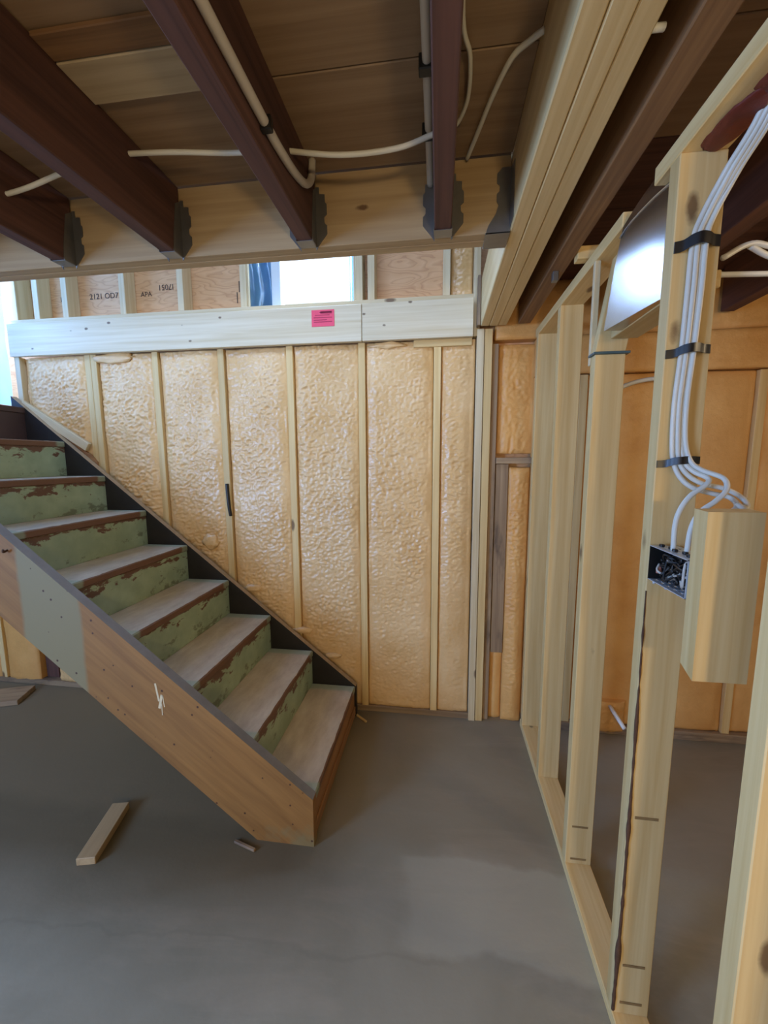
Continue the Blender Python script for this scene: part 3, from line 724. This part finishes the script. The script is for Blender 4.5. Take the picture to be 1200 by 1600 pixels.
for i in range(30):
    p = [(random.uniform(.481, .528), random.uniform(.84, .955), random.uniform(1.24, 1.30)) for _ in range(4)]
    tube('wire', p, .0026, 'black' if i % 4 else 'conduit', eb, seg=6, k=6)
tube('wire_nut', [(.490, .950, 1.262), (.487, .944, 1.250)], .0055, 'copper', eb)
sh = box('shim', .477, .54, .797, .825, 1.223, 1.302, 'pale'); tag(sh, 'small pale wood shim between the metal box and the short block', 'shim')
kb = prism('backing_block', [(.757, 1.100), (.795, 1.116), (.795, 1.412), (.757, 1.410)], 0, .461, .551, M('new', 2)); tag(kb, 'short upright timber block held beside the electrical box', 'block')

# side-room wires
for pts, l in (([(.60, 1.02, 1.93), (.66, 1.03, 1.96), (.74, 1.05, 1.957), (.95, 1.1, 1.98)], 'white wire leaving the stud and running level into the side room'),
               ([(.66, 1.034, 1.957), (.72, 1.05, 1.937), (.82, 1.07, 1.925), (1.0, 1.1, 1.93)], 'white wire drooping from the split behind the stud'),
               ([(.60, 1.04, 1.905), (.70, 1.05, 1.905), (.95, 1.1, 1.915)], 'lowest white wire running straight behind the strapped stud')):
    c = tube('side_wire', pts, .006, 'cable'); tag(c, l, 'wire', 'wires behind the strapped stud')
c = tube('side_wire', [(.80, 2.17, 1.80), (.90, 2.165, 1.86), (1.0, 2.165, 1.885), (1.12, 2.17, 1.89)], .010, 'cable'); tag(c, 'arched white cable clipped across the amber foam in the side room', 'cable')
c = tube('conduit_stub', [(.331, .80, 2.195), (.354, .803, 2.197)], .006, 'pvc'); tag(c, 'short white pipe stub poking from the side of the beam', 'pipe')
c = tube('drain_pipe', [(.93, 2.19, .185), (.958, 2.05, .135)], .010, 'pvc', seg=12); tag(c, 'white plastic pipe stub sticking out of the foam near the floor', 'pipe')
b = box('joist_block', .446, .52, 1.50, 1.54, 2.16, 2.20, 'new'); tag(b, 'small timber block tucked between brown joist and top plate', 'block')
b = box('joist_clamp', .40, .42, 1.62, 1.645, 2.145, 2.178, 'galv'); tag(b, 'small shiny metal clip under the brown joist', 'clip')

# duct boot between the studs
du = empty('duct_boot', (.53, 1.17, 1.905)); tag(du, 'shiny sheet-metal duct boot set between studs under the top plate', 'duct')
bm = bmesh.new()
V, Fc = [], []
N = 10
def ring(z, y0, y1, x0, x1): return [(x0, y0, z), (x0, y1, z), (x1, y1, z), (x1, y0, z)]
face = [(1.012, 1.870), (1.300, 1.870), (1.262, 2.02), (1.232, 2.112)]
for i in range(1, 9):
    a = i / 8 * math.pi / 2
    face.append((1.232 - .20 * math.sin(a), 2.112 + .05 * (1 - (1 - math.sin(a)) ** 2) * (1 if i < 8 else 1)))
face.append((1.012, 2.155))
d = prism('duct_body', face, 0, XP + .010, XP + .085, M('duct_metal'), du)
for v in d.data.vertices: v.co.x += (v.co.y - 1.18) * -.155 - (v.co.z - 2.0) * .012
tube('duct_rim', [(XP - .002, 1.240, 2.090), (XP + .006, 1.20, 2.106), (XP + .016, 1.13, 2.113), (XP + .025, 1.07, 2.112), (XP + .033, 1.015, 2.105)], .003, 'duct_metal', du)

# ================================================================ odds on the floor
o = box('wood_offcut', -.034, .034, -.125, .125, 0, .03, 'header'); o.location = (-1.322, 1.29, .015); o.rotation_euler = (0, 0, math.radians(14))
tag(o, 'short timber offcut lying on the concrete in front of the stair', 'offcut')
o = box('wood_offcut', -.19, .19, -.09, .09, 0, .03, 'grey'); o.location = (-2.79, 2.03, .015); o.rotation_euler = (0, 0, math.radians(20))
tag(o, 'flat board scrap on the floor under the stair by the foam', 'offcut')
o = box('wood_sliver', -.05, .05, -.006, .006, 0, .01, 'grey'); o.location = (-.735, 1.315, .006); o.rotation_euler = (0, 0, math.radians(-15))
tag(o, 'thin wood sliver under the lower end of the stringer', 'sliver')
o = box('wood_sliver', -.045, .045, -.006, .006, 0, .01, 'new'); o.location = (-.43, 2.15, .005); o.rotation_euler = (0, 0, math.radians(-40))
tag(o, 'splintered shim lying where stair meets foamed wall', 'sliver')
